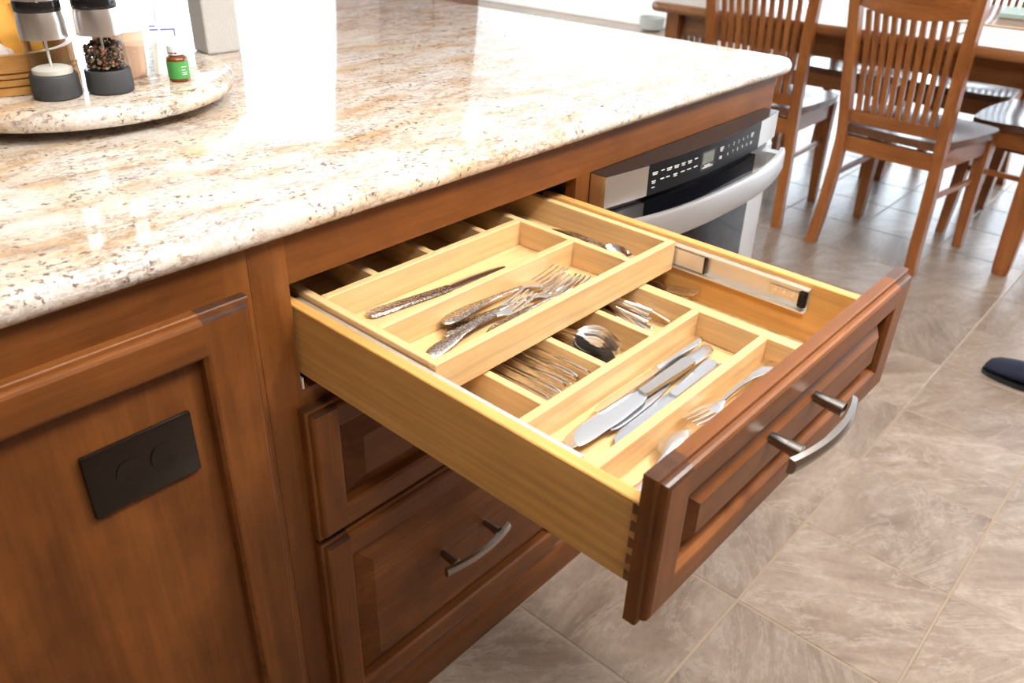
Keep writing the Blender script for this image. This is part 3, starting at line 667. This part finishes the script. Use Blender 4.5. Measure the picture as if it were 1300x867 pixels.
# ------------------------------------------------------------------ turntable and the things on it
TX, TY, TR = .038, .556, .2205
tt = thing('turntable', 'round cream granite turntable at the left end of the worktop', 'turntable', (TX, TY, ZT))
b = bmesh.new(); lathe(b, [(TR-.0145*(1-math.cos(math.radians(a))), .0275+.0135*math.sin(math.radians(a))) for a in range(-90, 91, 15)], n=72)
obj('disc', b, M_GRAN, tt, True)
b = bmesh.new(); lathe(b, [(.11, 0), (.115, .003), (.115, .0105), (.10, .0138)], n=40); obj('swivel_base', b, M_BLACKP, tt, True)
zt = ZT+.041
def grinder(name, label, x, y, fill):
    g = thing(name, label, 'grinder', (x, y, zt))
    def lp(n, prof, mt, N=36): return obj(n, lathe(bmesh.new(), prof, n=N), mt, g, True)
    lp('base', [(.0255, 0), (.0285, .002), (.0290, .008), (.0284, .0285), (.0275, .030)], M_RUBBER)
    lp('jar', [(.0268, .0302), (.0266, .072), (.0240, .0722), (.0240, .0304)], M_GLASS)
    lp('spindle', [(.0018, .0303), (.0018, .0735)], M_TRIM, 10)
    if fill == 'salt': lp('salt', [(.0236, .0306), (.0236, .036), (.018, .0385), (.008, .039), (.001, .0385)], M_SALT)
    else:
        b = bmesh.new()
        for k in range(520):
            a = random.uniform(0, 2*PI); rr = .0222*math.sqrt(random.random()) if k % 3 else .0217; h = random.uniform(.0322, .0600+.004*math.cos(a-1.2))
            r0 = bmesh.ops.create_icosphere(b, subdivisions=1, radius=random.uniform(.0019, .0026), matrix=Matrix.Translation((rr*math.cos(a), rr*math.sin(a), h)))
            mi = random.choice((0, 0, 1, 2, 3))
            for f in {f for v in r0['verts'] for f in v.link_faces}: f.material_index = mi
        o = obj('peppercorns', b, M_PEPPER, g, True, 'stuff')
        for c in ((.32, .25, .14), (.03, .022, .018), (.30, .09, .05)): o.data.materials.append(plain('peppercorn', c, .6))
    lp('collar', [(.0275, .0735), (.0272, .095), (.0258, .1050)], M_STAIN)
    lp('band', [(.0262, .1052), (.0268, .107), (.0268, .1165), (.0262, .118)], M_BLACKP)
    lp('cap', [(.0262, .1182), (.0262, .142), (.024, .152), (.015, .155)], M_STAIN)
grinder('salt_grinder', 'salt grinder with steel top and charcoal base, left on the turntable', -.0305, .4375, 'salt')
grinder('pepper_grinder', 'pepper grinder full of mixed peppercorns, right of the salt grinder', .0325, .4225, 'pepper')
bt = thing('bottle', 'small brown bottle with green label and white cap on the turntable edge', 'bottle', (.1292, .4205, zt))
for n, pr, mt in (('body', [(.0128, 0), (.0142, .0015), (.0142, .0290), (.0135, .0315), (.0085, .035)], M_AMBER),
                  ('label', [(.01425, .0045), (.01445, .0046), (.01445, .0275), (.01425, .0276)], M_LABEL),
                  ('cap', [(.0098, .0352), (.0108, .036), (.0108, .047), (.0098, .048)], M_CAP)):
    obj(n, lathe(bmesh.new(), pr, n=28), mt, bt, True)
b = bmesh.new()
for u0, u1, z in ((-3.05, -2.85, .0378), (-2.75, -2.35, .0378), (-2.25, -1.95, .0378)):
    loft(b, [[(.0110*math.cos(a), .0110*math.sin(a), zz) for zz in (z, z+.0016)] for a in [u0+(u1-u0)*k/5 for k in range(6)]], close_ends=False, cyc=False)
obj('cap_print', b, M_SLOT, bt)
b = bmesh.new()
for z, u1 in ((.010, -1.25), (.0125, -1.15), (.016, -1.35), (.020, -1.2)):
    loft(b, [[(.01452*math.cos(a), .01452*math.sin(a), zz) for zz in (z, z+.0009)] for a in [-1.75+(u1+1.75)*k/5 for k in range(6)]], close_ends=False, cyc=False)
obj('label_print', b, M_CAP, bt)
tm = thing('glass_tumbler', 'small clear fluted glass tumbler beside the green labelled bottle', 'glass', (.089, .4385, zt))
b = bmesh.new(); rings = []
for r_, z in ((.0165, 0), (.0180, .003), (.0200, .030), (.0230, .052), (.0222, .0522), (.0190, .030), (.0165, .006)):
    fl = .0006 if z < .045 else 0
    rings.append([((r_+fl*math.cos(12*a))*math.cos(a), (r_+fl*math.cos(12*a))*math.sin(a), z) for a in (2*PI*k/72 for k in range(72))])
loft(b, rings); obj('body', b, M_GLASS, tm, 'full')
cu = thing('lidded_cup', 'peach plastic cup with white lid behind the pepper grinder', 'cup', (.088, .4985, zt))
obj('body', lathe(bmesh.new(), [(.028, 0), (.030, .002), (.0335, .060), (.0335, .062)]), M_PEACH, cu, True)
obj('lid', lathe(bmesh.new(), [(.0345, .0622), (.0350, .064), (.0350, .073), (.033, .075)]), M_CAP, cu, True)
cd = thing('white_carton', 'tall white carton standing at the right side of the turntable', 'carton', (.182, .512, zt), (0, 0, -.45))
obj('body', bx(-.026, .020, -.022, .022, 0, .125, bev=.001), M_PAPER, cd)
cf = thing('note_card', 'white card with blue printed lines leaning on the white carton', 'card', (.139, .470, zt), (0, 0, -.5))
b = bmesh.new(); loft(b, [[(-.018, 0, 0), (.018, 0, 0), (.018, .012, .068), (-.018, .012, .068)], [(-.018, .001, 0), (.018, .001, 0), (.018, .013, .068), (-.018, .013, .068)]]); obj('sheet', b, M_PAPER, cf)
b = bmesh.new()
for x0, x1, z0, z1 in ((-.016, -.005, .058, .0598), (-.002, .0175, .058, .0598), (.0157, .0172, .050, .058), (-.016, -.008, .063, .0645)):
    f = lambda x, z: (x, .012*z/.068-.0004, z); b.faces.new([b.verts.new(f(*p)) for p in ((x0, z0), (x1, z0), (x1, z1), (x0, z1))])
obj('print', b, M_BLUE, cf)
# slatted bamboo basket with wrapped packets
bk = thing('bamboo_basket', 'round banded bamboo basket behind the salt grinder on the turntable', 'basket', (-.0455, .5660, zt))
for k, (z0, z1, r_) in enumerate(((0, .0105, .0925), (.0112, .020, .0915), (.0207, .0265, .0920), (.0274, .0500, .0905))):
    b = bmesh.new(); lathe(b, [(r_-.006, z0), (r_, z0+.0006), (r_, z1-.0006), (r_-.006, z1), (r_-.008, z1), (r_-.008, z0)], n=56)
    obj('band', b, BAM['x'], bk, True)
obj('bottom', lathe(bmesh.new(), [(.082, .001), (.082, .004)], n=40), BAM['x'], bk)
def packet(name, label, x, y, rz, lean, wd, h, mt, cat='packet', group=None):
    p = thing(name, label, cat, (x, y, zt+.0045), (lean, 0, rz), group)
    b = bmesh.new(); rings = []
    for k in range(7):
        t = k/6; th = .0008+.007*math.sin(PI*t); wv = wd*(1-.06*math.sin(PI*t))
        rings.append([(-wv/2, 0, t*h), (0, -th, t*h), (wv/2, 0, t*h), (0, th, t*h)])
    loft(b, rings); obj('wrapper', b, mt, p, True)
packet('wrapped_packet', 'shiny yellow packet standing in the basket behind the pepper grinder', .0060, .5600, .9, -.10, .05, .105, M_YELLOW)
packet('wrapped_packet', 'yellow packet standing in the basket between the two grinders', -.0240, .5500, .2, -.10, .042, .095, M_YELLOW)
packet('wrapped_packet', 'yellow packet at the back of the bamboo basket', -.0050, .6050, -.3, -.08, .05, .10, M_YELLOW)
b = bmesh.new(); bmesh.ops.create_icosphere(b, subdivisions=4, radius=.036)
for v in b.verts:
    n_ = noise.noise(v.co*60)*.005; v.co = Vector((v.co.x*.95, v.co.y*.95, v.co.z*.62))+v.normal*n_
bg_ = obj('white_bag', b, M_BAG, None, True); bg_.location = (-.0700, .5450, zt+.0365); tag(bg_, 'crumpled white bag filling the left side of the bamboo basket', 'bag')
cn = thing('grey_canister', 'light grey textured canister standing on the worktop behind the turntable', 'canister', (.388, .765, ZT), (0, 0, -.1))
obj('body', bx(-.033, .033, -.03, .03, 0, .11, bev=.004, seg=2), M_GREYB, cn); obj('lid', bx(-.034, .034, -.031, .031, .1105, .125, bev=.003), M_CAP, cn)

# ------------------------------------------------------------------ dining chairs
ZA = [0, .1, .2, .3, .4, .46, .55, .65, .75, .85, .93, 1.0]
AX = [.002, .014, .024, .030, .030, .020, .002, -.016, -.031, -.046, -.058, -.068]
AW = [.192, .184, .180, .176, .172, .172, .176, .180, .184, .190, .195, .199]
def ip(z, A):
    for i in range(len(ZA)-1):
        if z <= ZA[i+1]: return A[i]+(A[i+1]-A[i])*(z-ZA[i])/(ZA[i+1]-ZA[i])
    return A[-1]
def make_chair(label, loc, rz, group):
    ch = thing('dining_chair', label, 'chair', loc, (0, 0, rz), group)
    for s in (1, -1):
        b = bmesh.new(); loft(b, [[(ip(z, AX)+dx, s*ip(z, AW)+dy, z) for dx, dy in ((-.017, -.0185), (.017, -.0185), (.017, .0185), (-.017, .0185))] for z in [.0+.05*k for k in range(21)]])
        obj('back_leg', b, OAK['z'], ch)
    for s in (1, -1):
        b = bmesh.new(); loft(b, [[(.385+ox+dx, s*(.196+oy)+dy, z) for dx, dy in ((-h, -h), (h, -h), (h, h), (-h, h))] for z, h, ox, oy in ((0, .0155, .012, .004), (.12, .018, .006, .002), (.28, .021, 0, 0), (.425, .022, 0, 0))])
        obj('front_leg', b, OAK['z'], ch)
        b = bmesh.new(); sbar(b, (.045, s*.176, .265), (.372, s*.193, .265), .018, .012, (0, 0, 1)); obj('stretcher', b, OAK['x'], ch)
        b = bmesh.new(); sbar(b, (.05, s*.170, .395), (.370, s*.198, .395), .062, .020, (0, 0, 1)); obj('side_rail', b, OAK['x'], ch)
    b = bmesh.new(); sbar(b, (.385, -.175, .395), (.385, .175, .395), .062, .022, (0, 0, 1)); obj('front_rail', b, OAK['y'], ch)
    b = bmesh.new(); sbar(b, (.031, -.156, .388), (.031, .156, .388), .056, .022, (0, 0, 1)); obj('back_rail', b, OAK['y'], ch)
    # saddled seat with bowed front
    b = bmesh.new(); rings = []; N = 15; top = []; bot = []
    for i in range(13):
        u = i/12; hw = .168+.062*min(1, u*1.25)**.8
        if u > .88: hw *= 1-.09*((u-.88)/.12)**2.2
        rt_, rb_ = [], []
        for k in range(N):
            s = -1+2*k/(N-1); x = .014+.384*u+(.022*(1-s*s) if u > .5 else 0)*(u-.5)*2
            dip = .010*math.exp(-((u-.42)/.3)**2)*(1-abs(s)**3)*(.65+.35*math.cos(2*PI*s*.5))
            rt_.append((x, s*hw, .4555-dip)); rb_.append((x, s*(hw-.006), .4275))
        rings.append(rt_+rb_[::-1])
    loft(b, rings)
    obj('seat', b, wood('seat_wood', (.10, .04, .02), (.14, .06, .03), (.18, .08, .04), 'x', .22, .5, figure=.2) if 'seat_wood' not in bpy.data.materials else bpy.data.materials['seat_wood'], ch, True)
    # lower back rail, crest rail (bowed), slats
    def bowed(z0, z1, bow, th, dn=0):
        b = bmesh.new(); rg = []
        for k in range(11):
            s = -1+.2*k; rr = []
            for z, dx in ((z0+dn*(1-s*s), -th), (z1, -th), (z1, th), (z0+dn*(1-s*s), th)):
                rr.append((ip(z, AX)-bow*(1-s*s)+dx, s*(ip(z, AW)-.016), z))
            rg.append(rr)
        return loft(b, rg)
    obj('lower_back_rail', bowed(.468, .508, .012, .010), OAK['y'], ch)
    obj('crest_rail', bowed(.852, .985, .024, .011, -.022), OAK['y'], ch)
    for k in range(10):
        s = (-1+2*(k+.5)/10)*.93; b = bmesh.new(); rg = []
        for q in range(9):
            z = .504+q*(.842-.504)/8+.0; y = s*(ip(z, AW)-.022); bow = .012+(.024-.012)*q/8
            x = ip(z, AX)-bow*(1-s*s)+.010*math.sin(PI*q/8)
            rg.append([(x+dx, y+dy, z) for dx, dy in ((-.006, -.0085), (.006, -.0085), (.006, .0085), (-.006, .0085))])
        loft(b, rg); obj('back_slat', b, OAK['z'], ch)
    return ch
GC = 'slat back chairs round the dining table'
CHAIR = make_chair('slat back wooden dining chair in full view, its back towards the kitchen', (2.495, .177, 0), -.085, GC)
dup(CHAIR, (2.534, .722, 0), (0, 0, .10), 'slat back dining chair partly hidden behind the granite worktop corner', group=GC)
dup(CHAIR, (3.150, -.372, 0), (0, 0, 1.484), 'dining chair at the table end, only its bright seat corner at the right picture edge', group=GC)
dup(CHAIR, (3.815, .225, 0), (0, 0, PI-.10), 'dining chair on the far side of the table, opposite the chair in full view', group=GC)
dup(CHAIR, (3.80, .735, 0), (0, 0, PI+.03), 'dining chair on the far side of the table, seen through the partly hidden chair', group=GC)

# ------------------------------------------------------------------ dining table
tb = thing('dining_table', 'wooden dining table with slatted end legs covered with white papers', 'table', (3.1, .5, 0))
def tpp(name, bm, mt, sm=False): return obj(name, shift(bm, -3.1, -.5, 0), mt, tb, sm)
b = bmesh.new(); hh = .0175; rs = []
for k in range(7):
    a = math.radians(-90+30*k); rs.append(rrect(2.565, 3.66, -.295, 1.245, .05, .010-.010*math.cos(a), .7425+hh*math.sin(a), 6))
tpp('table_top', loft(b, rs), TBL['y'], True)
for x0, x1 in ((2.700, 2.722), (3.503, 3.525)): tpp('apron', bx(x0, x1, -.215, 1.155, .628, .7249), TBL['y'])
for y0_, y1_ in ((-.262, -.240), (1.175, 1.197)): tpp('apron', bx(2.745, 3.480, y0_, y1_, .628, .7249), TBL['x'])
for x in (2.712, 3.513):
    for yc in (-.248, 1.188):
        b = bmesh.new(); loft(b, [[(x+ox+dx, yc+dy, z) for dx, dy in ((-h, -h), (h, -h), (h, h), (-h, h))] for z, h, ox in ((0, .024, .004), (.02, .027, .004), (.15, .030, .002), (.35, .033, 0), (.7249, .035, 0))])
        bmesh.ops.bevel(b, geom=[e_ for e_ in b.edges if abs(e_.verts[0].co.z-e_.verts[1].co.z) > .01], offset=.008, segments=2, affect='EDGES')
        tpp('leg', b, OAK['z'])
    tpp('leg', bx(x-.022, x+.022, 1.000, 1.035, 0, .6278), TBL['z'])
    tpp('leg_rail', bx(x-.011, x+.011, 1.0352, 1.150, .085, .12), TBL['y'])
    for k in range(4):
        yy = 1.056+.026*k
        tpp('leg_slat', bx(x-.009, x+.009, yy-.006, yy+.006, .1202, .6278), TBL['z'])
def paper(x0, x1, y0_, y1_, rz, label, mt=M_PAPER, z=.7603, th=.0012, name='paper_sheet', cat='paper'):
    o = obj(name, bx(-(x1-x0)/2, (x1-x0)/2, -(y1_-y0_)/2, (y1_-y0_)/2, 0, th), mt); o.location = ((x0+x1)/2, (y0_+y1_)/2, z); o.rotation_euler = (0, 0, rz); tag(o, label, cat); return o
paper(2.575, 3.10, .12, .72, .0, 'large white paper on the table behind the chair in full view')
paper(2.575, 3.00, -.26, .10, .02, 'white paper on the table at the right picture edge')
paper(3.12, 3.55, .30, .85, .05, 'white paper on the far half of the dining table')
paper(3.00, 3.035, -.05, .30, .06, 'tan wooden ruler lying on the white papers', M_TAN, .7620, .004, 'wooden_ruler', 'ruler')
gb = thing('document_folder', 'pale green folder lying on the far right of the table', 'folder', (3.42, -.02, .7603), (0, 0, .15))
obj('cover', bx(-.12, .12, -.17, .17, 0, .012, bev=.002), M_GREEN, gb); obj('cover', bx(-.12, .12, -.17, .17, .0135, .016), M_GREEN, gb)

# ------------------------------------------------------------------ far things
hu = thing('hutch', 'wooden hutch cabinet standing against the back wall beyond the worktop', 'cabinet', (2.66, 2.78, 0))
obj('body', bx(-.34, .34, -.16, .20, 0, 1.98, bev=.003), CHERRY['z'], hu)
for s in (-1, 1):
    for z0, z1 in ((.08, .86), (.92, 1.92)):
        d = obj('door', bx(s*.17-.165, s*.17+.165, -.18, -.161, z0, z1, bev=.004), CHERRY['z'], hu); obj('knob', tube(bmesh.new(), [(s*.04, -.18, (z0+z1)/2), (s*.04, -.205, (z0+z1)/2)], .012), M_NICKEL, d)
gbx = thing('grey_bin', 'low grey bin on the floor by the far wall beyond the table end', 'bin', (6.0, 3.42, 0))
obj('body', lathe(bmesh.new(), [(.06, 0), (.10, .02), (.11, .11), (.105, .11), (.09, .02)], n=24), plain('bin_grey', (.40, .41, .39), .6), gbx, True)

# ------------------------------------------------------------------ shoe at the right edge
sh = thing('shoe', 'dark navy suede shoe, only its toe in view at right edge', 'shoe', (1.965, -.54, 0), (0, 0, -.08))
def shoe_ring(y, wd, zt_, zb, n=16): return [(wd*math.cos(a), y, zb+(zt_-zb)*(.5+.5*math.sin(a)) if math.sin(a) > 0 else zb+(zt_-zb)*(.5+.5*math.sin(a))) for a in (2*PI*k/n for k in range(n))]
b = bmesh.new(); loft(b, [shoe_ring(y, w_, h_, .008) for y, w_, h_ in ((.138, .012, .022), (.132, .028, .034), (.115, .040, .043), (.085, .047, .050), (.04, .049, .060), (-.02, .045, .078), (-.07, .040, .092), (-.11, .036, .098), (-.135, .026, .095), (-.142, .012, .07))])
obj('upper', b, M_NAVY, sh, True)
b = bmesh.new(); outl = [(y, w_) for y, w_ in ((.141, .014), (.135, .030), (.115, .042), (.085, .049), (.04, .050), (-.02, .044), (-.07, .040), (-.11, .037), (-.138, .026), (-.145, .012))]
loft(b, [[(-w_, y, 0), (w_, y, 0), (w_, y, .011), (-w_, y, .011)] for y, w_ in outl]); obj('sole', b, M_SOLE, sh)
